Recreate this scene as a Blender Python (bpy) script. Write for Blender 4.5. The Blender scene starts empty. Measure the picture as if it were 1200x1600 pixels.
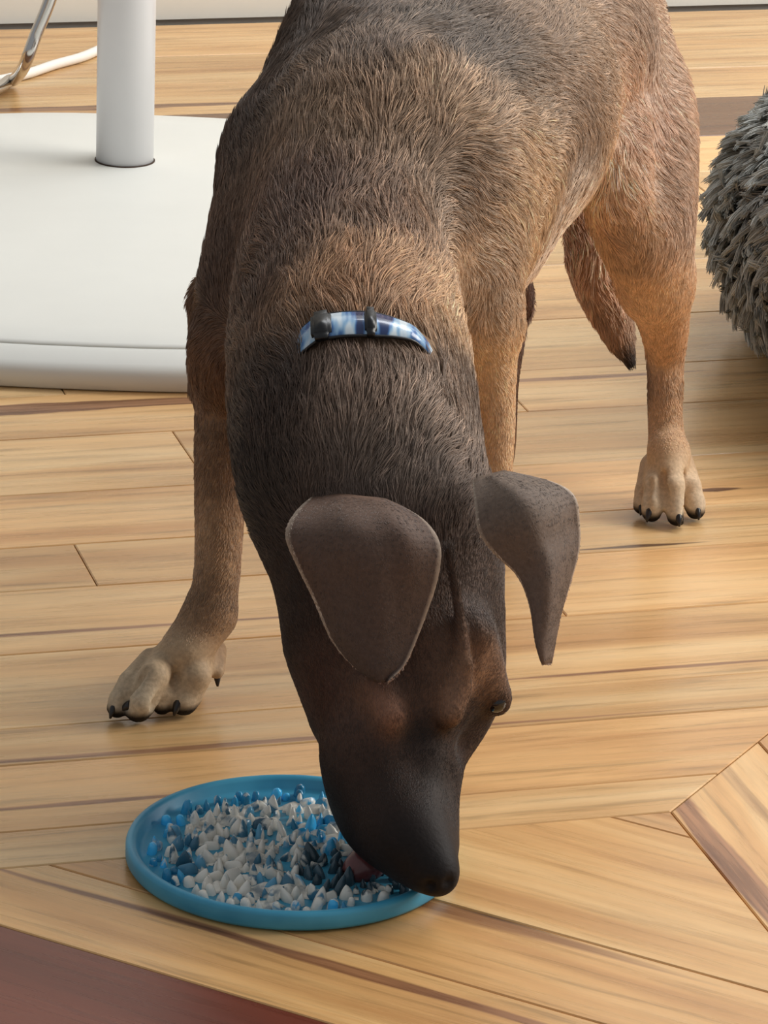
import bpy, bmesh, math, random
import numpy as np
from mathutils import Vector, Matrix
from mathutils.bvhtree import BVHTree
random.seed(7)
rng = np.random.default_rng(11)
SC = bpy.context.scene
COL = SC.collection

# ------------------------------------------------------------------ camera
FPX, CAMH, PITCH, ROLL = 6000.0, 0.93, math.radians(20), 0.038
cam_data = bpy.data.cameras.new('camera')
cam = bpy.data.objects.new('camera', cam_data)
COL.objects.link(cam)
CM = Matrix.Rotation(math.pi / 2 - PITCH, 4, 'X') @ Matrix.Rotation(ROLL, 4, 'Z')
cam.matrix_world = Matrix.Translation((0, 0, CAMH)) @ CM
cam_data.sensor_fit = 'VERTICAL'
cam_data.sensor_height = 24.0
cam_data.lens = 24.0 * FPX / 1600.0
cam_data.clip_start = 0.05
cam_data.clip_end = 60
SC.camera = cam

# ------------------------------------------------------------------ light and exposure
W = bpy.data.worlds.new('world')
SC.world = W
W.use_nodes = True
W.node_tree.nodes['Background'].inputs[0].default_value = (0.93, 0.96, 1.0, 1)
W.node_tree.nodes['Background'].inputs[1].default_value = 0.30


def area(name, loc, target, size, power, color):
    d = bpy.data.lights.new(name, 'AREA')
    d.shape = 'RECTANGLE'
    d.size, d.size_y = size
    d.energy = power
    d.color = color
    o = bpy.data.objects.new(name, d)
    COL.objects.link(o)
    o.location = loc
    o.rotation_euler = (Vector(target) - Vector(loc)).to_track_quat('-Z', 'Y').to_euler()
    return o


area('window_light', (2.9, 2.9, 1.7), (0.1, 2.3, 0.1), (1.8, 1.6), 85, (1.0, 0.95, 0.88))
area('added_far_light', (1.0, 3.9, 2.4), (0.1, 2.2, 0.0), (2.2, 1.0), 48, (0.95, 0.97, 1.0))  # added soft source high at the back, brightens floor and upper surfaces
SC.view_settings.view_transform = 'Standard'
SC.view_settings.look = 'None'
SC.view_settings.gamma = 1.0
SC.view_settings.use_curve_mapping = False
SC.view_settings.exposure = 0.12

# ------------------------------------------------------------------ helpers
CMn = np.array(CM.to_3x3())
CAM0 = np.array([0, 0, CAMH])


def ray(x, y):
    return CMn @ np.array([(x - 600) / FPX, -(y - 800) / FPX, -1.0])


def P(x, y, Y):
    """photo pixel seen at world depth Y -> world point"""
    d = ray(x, y)
    return CAM0 + d * (Y / d[1])


def G(x, y, z=0.0):
    """photo pixel seen at world height z -> world point"""
    d = ray(x, y)
    return CAM0 + d * ((z - CAMH) / d[2])


def depth(p):
    return -(CMn.T @ (np.asarray(p) - CAM0))[2]


def proj(p):
    c = (np.asarray(p) - CAM0) @ CMn
    return np.stack([600 + FPX * c[..., 0] / -c[..., 2], 800 - FPX * c[..., 1] / -c[..., 2]], -1)


def lin(c):
    c = np.asarray(c, float) / 255.0
    return np.where(c <= 0.04045, c / 12.92, ((c + 0.055) / 1.055) ** 2.4)


def lin4(c):
    return tuple(float(v) for v in lin(c)) + (1.0,)


def link(o, parent=None):
    COL.objects.link(o)
    if parent is not None:
        o.parent = parent
    return o


def mesh_obj(name, verts, faces, mat, parent=None, smooth=False):
    me = bpy.data.meshes.new(name)
    me.from_pydata([tuple(map(float, v)) for v in verts], [], faces)
    me.update()
    if smooth:
        me.polygons.foreach_set('use_smooth', [True] * len(me.polygons))
    if mat:
        me.materials.append(mat)
    return link(bpy.data.objects.new(name, me), parent)


def bm_obj(name, bm, mat, parent=None, smooth=True):
    me = bpy.data.meshes.new(name)
    bm.normal_update()
    bm.to_mesh(me)
    bm.free()
    if smooth:
        me.polygons.foreach_set('use_smooth', [True] * len(me.polygons))
    me.materials.append(mat)
    return link(bpy.data.objects.new(name, me), parent)


def empty(name, loc):
    o = bpy.data.objects.new(name, None)
    o.location = tuple(map(float, loc))
    o.empty_display_size = 0.05
    return link(o)


def tag(o, label=None, cat=None, group=None, kind=None):
    for k, v in (('label', label), ('category', cat), ('group', group), ('kind', kind)):
        if v:
            o[k] = v
    return o


def tube(pts, radii, seg=16, cap=True):
    """swept round tube through pts -> verts, faces"""
    pts = [Vector(p) for p in pts]
    V, F = [], []
    up = Vector((0, 0, 1))
    prev = None
    for i, p in enumerate(pts):
        t = (pts[min(i + 1, len(pts) - 1)] - pts[max(i - 1, 0)]).normalized()
        if prev is None:
            a = t.cross(up)
            if a.length < 1e-3:
                a = t.cross(Vector((1, 0, 0)))
            a.normalize()
        else:
            a = (prev - t * prev.dot(t)).normalized()
        prev = a
        b = t.cross(a)
        r = radii[i] if hasattr(radii, '__len__') else radii
        for k in range(seg):
            th = 2 * math.pi * k / seg
            V.append(p + (a * math.cos(th) + b * math.sin(th)) * r)
    n = len(pts)
    for i in range(n - 1):
        for k in range(seg):
            k2 = (k + 1) % seg
            F.append((i * seg + k, i * seg + k2, (i + 1) * seg + k2, (i + 1) * seg + k))
    if cap:
        F.append(tuple(range(seg))[::-1])
        F.append(tuple((n - 1) * seg + k for k in range(seg)))
    return V, F


def lathe(profile, seg=96):
    V, F = [], []
    for r, z in profile:
        for k in range(seg):
            th = 2 * math.pi * k / seg
            V.append((r * math.cos(th), r * math.sin(th), z))
    for i in range(len(profile) - 1):
        for k in range(seg):
            k2 = (k + 1) % seg
            F.append((i * seg + k, i * seg + k2, (i + 1) * seg + k2, (i + 1) * seg + k))
    return V, F


def spline(pts, n):
    """Catmull-Rom through pts -> n samples"""
    P_ = np.asarray(pts, float)
    Q = np.vstack([2 * P_[0] - P_[1], P_, 2 * P_[-1] - P_[-2]])
    out = []
    m = len(P_) - 1
    for t in np.linspace(0, m, n):
        i = min(int(t), m - 1)
        s = t - i
        a, b, c, d = Q[i], Q[i + 1], Q[i + 2], Q[i + 3]
        out.append(0.5 * (2 * b + (c - a) * s + (2 * a - 5 * b + 4 * c - d) * s * s + (3 * b - a - 3 * c + d) * s ** 3))
    return np.array(out)


# ------------------------------------------------------------------ materials
class NT:
    def __init__(self, name):
        self.m = bpy.data.materials.new(name)
        self.m.use_nodes = True
        self.t = self.m.node_tree
        self.b = self.t.nodes['Principled BSDF']

    def n(self, typ, **kw):
        nd = self.t.nodes.new(typ)
        for k, v in kw.items():
            if k.startswith('i_'):
                nd.inputs[k[2:].replace('_', ' ')].default_value = v
            else:
                setattr(nd, k, v)
        return nd

    def l(self, a, b):
        self.t.links.new(a, b)

    def mix(self, blend, fac, a, b):
        nd = self.t.nodes.new('ShaderNodeMix')
        nd.data_type = 'RGBA'
        nd.blend_type = blend
        for s, v in ((0, fac), (6, a), (7, b)):
            if hasattr(v, 'is_output') or hasattr(v, 'links'):
                self.l(v, nd.inputs[s])
            else:
                nd.inputs[s].default_value = v
        return nd.outputs[2]

    def ramp(self, src, stops):
        nd = self.t.nodes.new('ShaderNodeValToRGB')
        e = nd.color_ramp.elements
        while len(e) < len(stops):
            e.new(0.5)
        for el, (p, c) in zip(e, stops):
            el.position = p
            el.color = c if len(c) == 4 else tuple(c) + (1,)
        self.l(src, nd.inputs[0])
        return nd.outputs[0]

    def math(self, op, a, b=0.0):
        nd = self.t.nodes.new('ShaderNodeMath')
        nd.operation = op
        for s, v in ((0, a), (1, b)):
            if hasattr(v, 'links'):
                self.l(v, nd.inputs[s])
            else:
                nd.inputs[s].default_value = v
        return nd.outputs[0]

    def bump(self, h, strength, dist):
        nd = self.n('ShaderNodeBump', i_Strength=strength, i_Distance=dist)
        self.l(h, nd.inputs['Height'])
        self.l(nd.outputs[0], self.b.inputs['Normal'])


def g(v):
    return (v, v, v, 1)


def plain(name, rgb, rough=0.5, metal=0.0, noise=0.0, scale=40, bump=0.0, coat=0.0):
    k = NT(name)
    k.b.inputs['Roughness'].default_value = rough
    k.b.inputs['Metallic'].default_value = metal
    if coat:
        k.b.inputs['Coat Weight'].default_value = coat
    tc = k.n('ShaderNodeTexCoord')
    nz = k.n('ShaderNodeTexNoise', i_Scale=scale, i_Detail=4.0)
    k.l(tc.outputs['Object'], nz.inputs['Vector'])
    f = k.ramp(nz.outputs[0], [(0.3, g(1 - noise)), (0.7, g(1.0))])
    k.l(k.mix('MULTIPLY', 1.0, lin4(rgb), f), k.b.inputs['Base Color'])
    if bump:
        k.bump(nz.outputs[0], bump, 0.002)
    return k.m


def wood_material():
    k = NT('plank_wood')
    tc = k.n('ShaderNodeTexCoord')
    oi = k.n('ShaderNodeObjectInfo')
    off = k.n('ShaderNodeCombineXYZ')
    k.l(k.math('MULTIPLY', oi.outputs['Random'], 37.0), off.inputs[0])
    k.l(k.math('MULTIPLY', oi.outputs['Random'], 11.0), off.inputs[1])
    add = k.n('ShaderNodeVectorMath', operation='ADD')
    k.l(tc.outputs['Object'], add.inputs[0])
    k.l(off.outputs[0], add.inputs[1])

    def noise(sx, sy, detail, dist, rough=0.55):
        mp = k.n('ShaderNodeMapping')
        mp.inputs['Scale'].default_value = (sx, sy, 1)
        k.l(add.outputs[0], mp.inputs['Vector'])
        nz = k.n('ShaderNodeTexNoise', i_Scale=1.0, i_Detail=detail, i_Distortion=dist, i_Roughness=rough)
        k.l(mp.outputs[0], nz.inputs['Vector'])
        return nz.outputs[0]

    broad = noise(2.2, 26, 3, 0.6)
    fine = noise(7, 130, 4, 0.4, 0.6)
    pore = noise(60, 900, 2, 0.0)
    streak = noise(1.7, 24, 4, 0.9, 0.5)
    blotch = noise(5, 9, 3, 0.3)
    c = k.ramp(broad, [(0.30, lin4((204, 154, 100))), (0.5, lin4((228, 182, 124))), (0.7, lin4((238, 200, 146)))])
    f2 = k.ramp(fine, [(0.32, g(0.66)), (0.42, g(0.90)), (0.55, g(1.0)), (0.7, g(1.06))])
    c = k.mix('MULTIPLY', 1.0, c, f2)
    f3 = k.ramp(pore, [(0.35, g(0.92)), (0.6, g(1.0))])
    c = k.mix('MULTIPLY', 0.8, c, f3)
    fb = k.ramp(blotch, [(0.35, g(0.93)), (0.65, g(1.04))])
    c = k.mix('MULTIPLY', 0.8, c, fb)
    # heartwood streaks: alpha of the object colour says how many
    s_hi = k.math('SUBTRACT', 0.86, k.math('ADD', k.math('MULTIPLY', oi.outputs['Alpha'], 0.42), .05))
    d = k.math('SUBTRACT', streak, s_hi)
    sm = k.math('MULTIPLY', d, 16.0)
    smc = k.n('ShaderNodeClamp')
    k.l(sm, smc.inputs[0])
    dark = k.mix('MIX', fine, lin4((112, 72, 48)), lin4((168, 122, 86)))
    c = k.mix('MIX', k.math('MULTIPLY', smc.outputs[0], 0.85), c, dark)
    # one brown heartwood band with ragged edges, where the board has it
    def prop(nm):
        a_ = k.n('ShaderNodeAttribute', attribute_type='OBJECT', attribute_name=nm)
        return a_.outputs['Fac']
    sep = k.n('ShaderNodeSeparateXYZ')
    k.l(tc.outputs['Object'], sep.inputs[0])
    wob = noise(6, 30, 4, .5)
    dx = k.math('DIVIDE', k.math('ABSOLUTE', k.math('SUBTRACT', sep.outputs[0], prop('heart_x'))), prop('heart_l'))
    env = k.math('MULTIPLY', k.math('POWER', k.math('MAXIMUM', k.math('SUBTRACT', 1.0, dx), 0.0), 0.6), prop('heart_w'))
    dy = k.math('ABSOLUTE', k.math('ADD', k.math('SUBTRACT', sep.outputs[1], prop('heart_y')), k.math('MULTIPLY', k.math('SUBTRACT', wob, 0.5), k.math('MULTIPLY', prop('heart_w'), 1.6))))
    hm = k.math('MULTIPLY', k.math('SUBTRACT', env, dy), 500.0)
    hmc = k.n('ShaderNodeClamp')
    k.l(hm, hmc.inputs[0])
    hc_ = k.mix('MIX', k.ramp(fine, [(.35, g(0)), (.62, g(1))]), lin4((104, 62, 40)), lin4((172, 122, 88)))
    hc_ = k.mix('MIX', prop('heart_d'), hc_, lin4((52, 30, 20)))
    c = k.mix('MIX', k.math('MULTIPLY', hmc.outputs[0], .92), c, hc_)
    c = k.mix('MULTIPLY', 1.0, c, oi.outputs['Color'])
    k.l(c, k.b.inputs['Base Color'])
    k.l(k.math('ADD', k.math('MULTIPLY', fine, 0.12), 0.22), k.b.inputs['Roughness'])
    k.b.inputs['IOR'].default_value = 1.5
    hb = k.math('ADD', k.math('MULTIPLY', broad, 0.6), k.math('MULTIPLY', fine, 0.25))
    k.bump(hb, 0.25, 0.0012)
    return k.m


M_WOOD = wood_material()
M_SUB = plain('dark_joint', (58, 40, 26), 0.9)  # dark brown under the boards and at the pole foot
M_WALL = plain('wall_paint', (240, 238, 230), 0.6, noise=0.02)
M_BASEB = plain('baseboard_paint', (240, 238, 228), 0.45, noise=0.02)
M_WHITE = plain('white_powder_coat', (226, 226, 219), 0.5, noise=0.03, scale=14, bump=0.05)
M_POLE = plain('white_pole', (232, 232, 234), 0.35, noise=0.01)
M_CHROME = plain('chrome', (205, 203, 200), 0.18, metal=1.0)
M_CABLE = plain('white_cable', (240, 236, 228), 0.5)

# ------------------------------------------------------------------ structure: floor of planks, wall
ANG = math.radians(16.3)
V0 = G(1048, 1268)[:2]
U = np.array([math.cos(ANG), math.sin(ANG)])
N = np.array([-U[1], U[0]])
TH = 0.009
# brown heartwood bands: pixel on the board, half length, half width, darkness
HEARTS = [(900, 1508, .42, .0105, .0), (770, 1434, .055, .0022, .9), (1150, 1355, .34, .0100, .0), (990, 854, .060, .0040, .8), (870, 735, .10, .010, .15), (150, 634, .25, .013, .15),
          (1118, 765, .022, .0050, .5), (150, 168, .2, .012, .3), (1020, 1045, .17, .0035, .2), (300, 1168, .35, .0045, .05), (120, 1255, .12, .004, .1), (60, 990, .3, .004, .0),
          (1100, 565, .2, .015, .1), (900, 590, .12, .006, .1), (200, 1405, .30, .010, .1), (560, 1520, .3, .006, .1)]


def clip(poly, nx, ny, c):
    """keep nx*x+ny*y <= c"""
    out = []
    for i in range(len(poly)):
        a, b = poly[i], poly[(i + 1) % len(poly)]
        da, db = nx * a[0] + ny * a[1] - c, nx * b[0] + ny * b[1] - c
        if da <= 0:
            out.append(a)
        if (da < 0 < db) or (db < 0 < da):
            t = da / (da - db)
            out.append((a[0] + (b[0] - a[0]) * t, a[1] + (b[1] - a[1]) * t))
    return out


floor = mesh_obj('floor', [(-2.2, -0.6, -TH), (3.2, -0.6, -TH), (3.2, 5.2, -TH), (-2.2, 5.2, -TH)], [(0, 1, 2, 3)], M_SUB)
tag(floor, 'glossy strip floor of pale tan boards laid in a mitred pattern with dark mahogany bands', 'floor', kind='structure')


def plank(poly_uv, grain_deg, tint, streak, heart=None):
    """poly in the (u, v) frame of the floor; grain_deg relative to u"""
    if len(poly_uv) < 3:
        return
    world = [V0 + U * a + N * b for a, b in poly_uv]
    c = sum(world) / len(world)
    ga = ANG + math.radians(grain_deg)
    ca, sa = math.cos(ga), math.sin(ga)
    loc = [((w - c)[0] * ca + (w - c)[1] * sa, -(w - c)[0] * sa + (w - c)[1] * ca) for w in world]
    area2 = sum(loc[i][0] * loc[(i + 1) % len(loc)][1] - loc[(i + 1) % len(loc)][0] * loc[i][1] for i in range(len(loc)))
    if abs(area2) < 4e-4:
        return
    if area2 < 0:
        loc = loc[::-1]
    n = len(loc)

    def inset(d):
        res = []
        for i in range(n):
            p0, p1, p2 = map(np.array, (loc[i - 1], loc[i], loc[(i + 1) % n]))
            e1 = (p1 - p0) / (np.linalg.norm(p1 - p0) + 1e-9)
            e2 = (p2 - p1) / (np.linalg.norm(p2 - p1) + 1e-9)
            n1, n2 = np.array([-e1[1], e1[0]]), np.array([-e2[1], e2[0]])
            b = n1 + n2
            b = b / max(b @ b / 2, 0.3)
            res.append(p1 + b * d)
        return res
    dz = random.uniform(-0.00015, 0.00015)
    r0, r1 = inset(0.0004), inset(0.0012)
    vs = [(x, y, 0) for x, y in r0] + [(x, y, TH - 0.0006) for x, y in r0] + [(x, y, TH + dz) for x, y in r1]
    fs = []
    for i in range(n):
        j = (i + 1) % n
        fs += [(i, j, n + j, n + i), (n + i, n + j, 2 * n + j, 2 * n + i)]
    fs.append(tuple(range(2 * n, 3 * n)))
    o = mesh_obj('plank', vs, fs, M_WOOD, floor)
    o.location = (c[0], c[1], -TH)
    o.rotation_euler = (0, 0, ga)
    o.color = tuple(tint) + (streak,)
    hx, hy, hl_, hw, hd = 0.0, 0.0, 1.0, 0.0, 0.0
    for (px, py, l_, w_, d_) in HEARTS:
        w3 = G(px, py)[:2]
        lu, lv = (w3 - V0) @ U, (w3 - V0) @ N
        inside = all(((poly_uv[(i + 1) % n][0] - poly_uv[i][0]) * (lv - poly_uv[i][1]) - (poly_uv[(i + 1) % n][1] - poly_uv[i][1]) * (lu - poly_uv[i][0])) * (1 if area2 > 0 else -1) >= 0 for i in range(n))
        if inside:
            dd = w3 - c
            hx, hy, hl_, hw, hd = float(dd[0] * ca + dd[1] * sa), float(-dd[0] * sa + dd[1] * ca), l_, w_, d_
    o['heart_x'], o['heart_y'], o['heart_l'], o['heart_w'], o['heart_d'] = hx, hy, hl_, hw, hd
    return o


def tint_rand():
    b = random.uniform(0.86, 1.10)
    w = random.uniform(-0.03, 0.03)
    return (b * (1 + w), b, b * (1 - w))


# rows of the main field: (v0, v1, joints along u, streak amounts)
MAHOG = (0.20, 0.065, 0.065)
WALN = (0.21, 0.155, 0.155)
rows = [(0, .047, [-.9], .15), (.047, .139, [-1.1, -.52], .05), (.139, .193, [-.75], .2), (.193, .31, [-.86, .62], .30),
        (.31, .419, [-.62, .037], .15), (.419, .499, [-.257, .62], .22), (.499, .603, [-.7, .45], .05),
        (.603, .722, [-.138, .8], .1), (.722, .82, [-.45, .141, .95], .3), (.82, .948, [-.2, .7], .12),
        (.948, 1.1, [-.6, .45, 1.2], .2), (1.1, 1.247, [-.1, .8], .22), (1.247, 1.38, [-.5, .5, 1.3], .2), (1.38, 1.508, [0.1, 1.0], .2),
        (1.508, 1.657, [-.7, .35], .1), (1.657, 1.78, [-.25, .75], .28), (1.78, 1.9, [-.6, .46], .25), (1.9, 2.04, [-.2, .6], .4)]
for v0, v1, joints, st in rows:
    js = [-1.6] + joints + [2.2]
    for a, b in zip(js, js[1:]):
        poly = [(a, v0), (b, v0), (b, v1), (a, v1)]
        if v0 < 1.45:
            poly = clip(poly, 1, -1, 0)     # mitre u <= v
        tn = WALN if v0 == 1.508 else tint_rand()
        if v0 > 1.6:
            tn = tuple(t * .86 for t in tn)      # browner boards by the wall, darkened also against the strong far light
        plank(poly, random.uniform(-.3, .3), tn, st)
# boards at right angles, right of the mitre
bu = [0, .088, .19, .29, .40, .51, .62, .73, .84, .96, 1.08, 1.2, 1.34, 1.48]
for i, (a, b) in enumerate(zip(bu, bu[1:])):
    poly = clip([(a, -1.6), (b, -1.6), (b, 1.5), (a, 1.5)], -1, 1, 0)
    plank(poly, 90, tint_rand(), .42 if i == 0 else .12)
# diagonal boards, grain -45 deg; distance along the mitre direction
q = math.sqrt(0.5)


def diag(d0, d1, tint, st):
    poly = [(-3, 0), (0, 0), (0, -3), (-3, -3)]
    poly = clip(poly, q, q, d1)
    poly = clip(poly, -q, -q, -d0)
    poly = clip(poly, -1, 0, 1.9)
    poly = clip(poly, 0, -1, 1.9)
    plank(poly, -45, tint, st)


diag(-.0266, 0.001, (.80, .70, .62), .3)
diag(-.181, -.0266, (.98, .93, .84), .0)
diag(-.262, -.181, (.95, .87, .76), .50)
diag(-.34, -.262, (1.0, .95, .86), .10)
diag(-.50, -.34, MAHOG, .0)
diag(-.62, -.50, MAHOG, .0)
diag(-.73, -.62, tint_rand(), .1)
for i in range(8):
    diag(-.84 - i * .11, -.73 - i * .11, tint_rand(), .15)


def slab(name, cx, cv0, cv1, ulen0, ulen1, z0, z1, mat):
    pts = [(ulen0, cv0), (ulen1, cv0), (ulen1, cv1), (ulen0, cv1)]
    w = [V0 + U * a + N * b for a, b in pts]
    vs = [(p[0], p[1], z0) for p in w] + [(p[0], p[1], z1) for p in w]
    fs = [(3, 2, 1, 0), (4, 5, 6, 7)] + [(i, (i + 1) % 4, 4 + (i + 1) % 4, 4 + i) for i in range(4)]
    return mesh_obj(name, vs, fs, mat)


wall = slab('wall_back', 0, 2.075, 2.2, -1.8, 2.6, -TH, 2.5, M_WALL)
tag(wall, 'plain white wall standing behind the dog', 'wall', kind='structure')
base = slab('baseboard_back', 0, 2.06, 2.0745, -1.8, 2.6, 0.0015, 0.14, M_BASEB)
tag(base, 'white baseboard running along the foot of the wall', 'baseboard', kind='structure')

# ------------------------------------------------------------------ pedestal stand, cable and chrome rod
SX = P(195, 250, 3.4)
stand = empty('pedestal_table', (G(195, 250, .034)[0], G(195, 250, .034)[1], 0))
tag(stand, 'white pedestal table foot: round pole on a broad flat white base behind the dog', 'table')
c0 = G(195, 250, .034)
cb = np.array([c0[0] + .01, 3.185])


def superell(a, b, n_, seg=128):
    out = []
    for k in range(seg):
        t = 2 * math.pi * k / seg
        ct, s_ = math.cos(t), math.sin(t)
        out.append((math.copysign(abs(ct) ** (2 / n_), ct) * a, math.copysign(abs(s_) ** (2 / n_), s_) * b))
    return out


def ring_stack(levels, seg=128):
    V, F = [], []
    for a, b, z in levels:
        V += [(x, y, z) for x, y in superell(a, b, 2.7, seg)]
    for i in range(len(levels) - 1):
        for k in range(seg):
            k2 = (k + 1) % seg
            F.append((i * seg + k, i * seg + k2, (i + 1) * seg + k2, (i + 1) * seg + k))
    F.append(tuple(range(seg))[::-1])
    F.append(tuple((len(levels) - 1) * seg + k for k in range(seg)))
    return V, F


BA, BB = .34, .385
v, f = ring_stack([(BA - .004, BB - .004, 0), (BA, BB, .002), (BA + .001, BB + .001, .014), (BA - .002, BB - .002, .019), (BA - .006, BB - .006, .0215),
                   (BA - .018, BB - .018, .0275), (BA - .024, BB - .024, .0285)])
bo = mesh_obj('base', v, f, M_WHITE, stand, True)
bo.location = (cb[0] - stand.location.x, cb[1] - stand.location.y, 0)
v, f = ring_stack([(BA - .0235, BB - .0235, .0280), (BA - .0245, BB - .0245, .0300), (BA - .028, BB - .028, .0315), (BA - .06, BB - .06, .0330), (.12, .13, .0340)])
bo = mesh_obj('base_cover', v, f, M_WHITE, stand, True)
bo.location = (cb[0] - stand.location.x, cb[1] - stand.location.y, 0)
PR = 45 * depth(c0) / FPX
v, f = lathe([(PR + .0012, .0335), (PR + .0012, .0346), (PR + .0004, .0349)], 64)
mesh_obj('pole_collar', v, f, M_SUB, stand, True)
v, f = tube([(0, 0, .0338), (0, 0, .3), (0, 0, .72)], PR, 64)
po = mesh_obj('pole', v, f, M_POLE, stand, True)

pts = [G(-60, 136, .0052), G(-10, 127, .0052), G(40, 116, .0052), G(85, 101, .0052), G(125, 90, .0052), G(150, 80, .0052), G(172, 70, .0052), G(196, 66, .0052)]
pts = spline(pts, 40)
v, f = tube(pts, .0050, 12)
cab = mesh_obj('power_cable', v, f, M_CABLE, None, True)
tag(cab, 'white cable lying on the floor behind the white pole', 'cable')

pts = [P(95, -60, 3.62), P(78, 0, 3.62), P(56, 55, 3.62), P(44, 88, 3.62), P(35, 108, 3.60), P(20, 126, 3.57), P(0, 137, 3.53), P(-30, 146, 3.48), P(-80, 160, 3.40)]
dz = [max(0, .0075 - p[2]) for p in pts]
pts[5:] = [np.array([p[0], p[1], .0075]) for p in [G(20, 126, .0075), G(-2, 138, .0075), G(-40, 152, .0075), G(-90, 168, .0075)]]
pts = spline(pts[:4] + [P(34, 110, 3.66)] + pts[5:], 60)
pts[:, 2] = np.maximum(pts[:, 2], .0075)
v, f = tube(pts, .0062, 20)
rod = mesh_obj('chair_sled_leg', v, f, M_CHROME, None, True)
tag(rod, 'bent chrome tube leg coming down to the floor left of the white pole', 'furniture leg')
# ------------------------------------------------------------------ the dog: one continuous skin grown from a distance field
VOX = 0.0018
LO = np.array([-0.21, 1.86, -0.006])
DIM = np.array([284, 582, 266])
FLD = np.full(DIM, 1.0, np.float32)


def _box(pts, rad):
    pts = np.atleast_2d(pts)
    a = np.floor((pts.min(0) - rad - LO) / VOX).astype(int)
    b = np.ceil((pts.max(0) + rad - LO) / VOX).astype(int) + 1
    a = np.clip(a, 0, DIM)
    b = np.clip(b, 0, DIM)
    return a, b


def _grid(a, b):
    ax = [(LO[i] + VOX * np.arange(a[i], b[i])).astype(np.float32) for i in range(3)]
    return np.meshgrid(*ax, indexing='ij', sparse=True)


def _blend(a, b, d, k, sub=False):
    s = (slice(a[0], b[0]), slice(a[1], b[1]), slice(a[2], b[2]))
    F = FLD[s]
    if sub:
        d = -d
        h = np.clip(0.5 - 0.5 * (d - F) / k, 0, 1)
        FLD[s] = d * (1 - h) + F * h + k * h * (1 - h) if False else np.maximum(F, d) + np.square(np.maximum(k - np.abs(F - d), 0)) / (4 * k)
    else:
        FLD[s] = np.minimum(F, d) - np.square(np.maximum(k - np.abs(F - d), 0)) / (4 * k)


def cone(p, q_, ra, rb, k=0.01, sub=False, axis=None, sq=1.0):
    """tapered capsule; axis/sq squeeze it along one direction"""
    p, q_ = np.asarray(p, float), np.asarray(q_, float)
    m = max(ra, rb) * max(1, 1 / sq) + k + 3 * VOX
    a, b = _box([p, q_], m)
    if (b <= a).any():
        return
    X, Y, Z = _grid(a, b)
    v = q_ - p
    L = max(v @ v, 1e-9)
    dx, dy, dz = X - p[0], Y - p[1], Z - p[2]
    t = np.clip((dx * v[0] + dy * v[1] + dz * v[2]) / L, 0, 1)
    ex, ey, ez = dx - t * v[0], dy - t * v[1], dz - t * v[2]
    d2 = ex * ex + ey * ey + ez * ez
    if axis is not None:
        w = np.asarray(axis, float)
        w = w / np.linalg.norm(w)
        e = ex * w[0] + ey * w[1] + ez * w[2]
        d2 = d2 + (sq * sq - 1) * e * e
    d = np.sqrt(d2) - (ra + (rb - ra) * t)
    _blend(a, b, d.astype(np.float32), k, sub)


def C(a, b, ra, rb=None, k=0.012, **kw):
    """cone between two (px, py, Y) points with radii in photo pixels"""
    p, q_ = P(*a), P(*b)
    rb = ra if rb is None else rb
    cone(p, q_, ra * depth(p) / FPX, rb * depth(q_) / FPX, k, **kw)


def CH(pts, k=0.012, sub=False):
    """one smooth tapering limb through (px, py, Y, radius px) points, blended in once"""
    w = []
    for a in pts:
        p = P(*a[:3])
        w.append(list(p) + [a[3] * depth(p) / FPX])
    w = spline(w, (len(w) - 1) * 6 + 1)
    m = w[:, 3].max() + k + 3 * VOX
    a0, b0 = _box(w[:, :3], m)
    T_ = np.full(b0 - a0, 1.0, np.float32)
    for p, q_ in zip(w, w[1:]):
        mm = max(p[3], q_[3]) + k + 3 * VOX
        a, b = _box(np.array([p[:3], q_[:3]]), mm)
        X, Y, Z = _grid(a, b)
        v = q_[:3] - p[:3]
        L = max(v @ v, 1e-9)
        dx, dy, dz = X - p[0], Y - p[1], Z - p[2]
        t = np.clip((dx * v[0] + dy * v[1] + dz * v[2]) / L, 0, 1)
        d = np.sqrt((dx - t * v[0]) ** 2 + (dy - t * v[1]) ** 2 + (dz - t * v[2]) ** 2) - (p[3] + (q_[3] - p[3]) * t)
        sl = tuple(slice(a[i] - a0[i], b[i] - a0[i]) for i in range(3))
        T_[sl] = np.minimum(T_[sl], d)
    _blend(a0, b0, T_, k, sub)


# trunk, from rump to shoulders, and belly
cone((-.005, 2.37, .288), (.045, 2.50, .305), .098, .093, .03)
cone((.045, 2.50, .305), (.10, 2.62, .325), .090, .070, .03)
cone((.10, 2.62, .325), (.122, 2.72, .325), .070, .062, .03)
CH([(560, -40, 2.54, 76), (515, 90, 2.44, 84), (440, 260, 2.37, 82)], .02)
cone((-.015, 2.33, .235), (.03, 2.45, .24), .072, .066, .03)
cone((.03, 2.45, .258), (.115, 2.60, .285), .050, .040, .02)
# withers and neck
CH([(600, 150, 2.42, 118), (560, 300, 2.33, 165), (540, 440, 2.25, 172), (548, 600, 2.16, 190), (566, 745, 2.09, 192), (600, 820, 2.06, 172)], .025)
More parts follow.
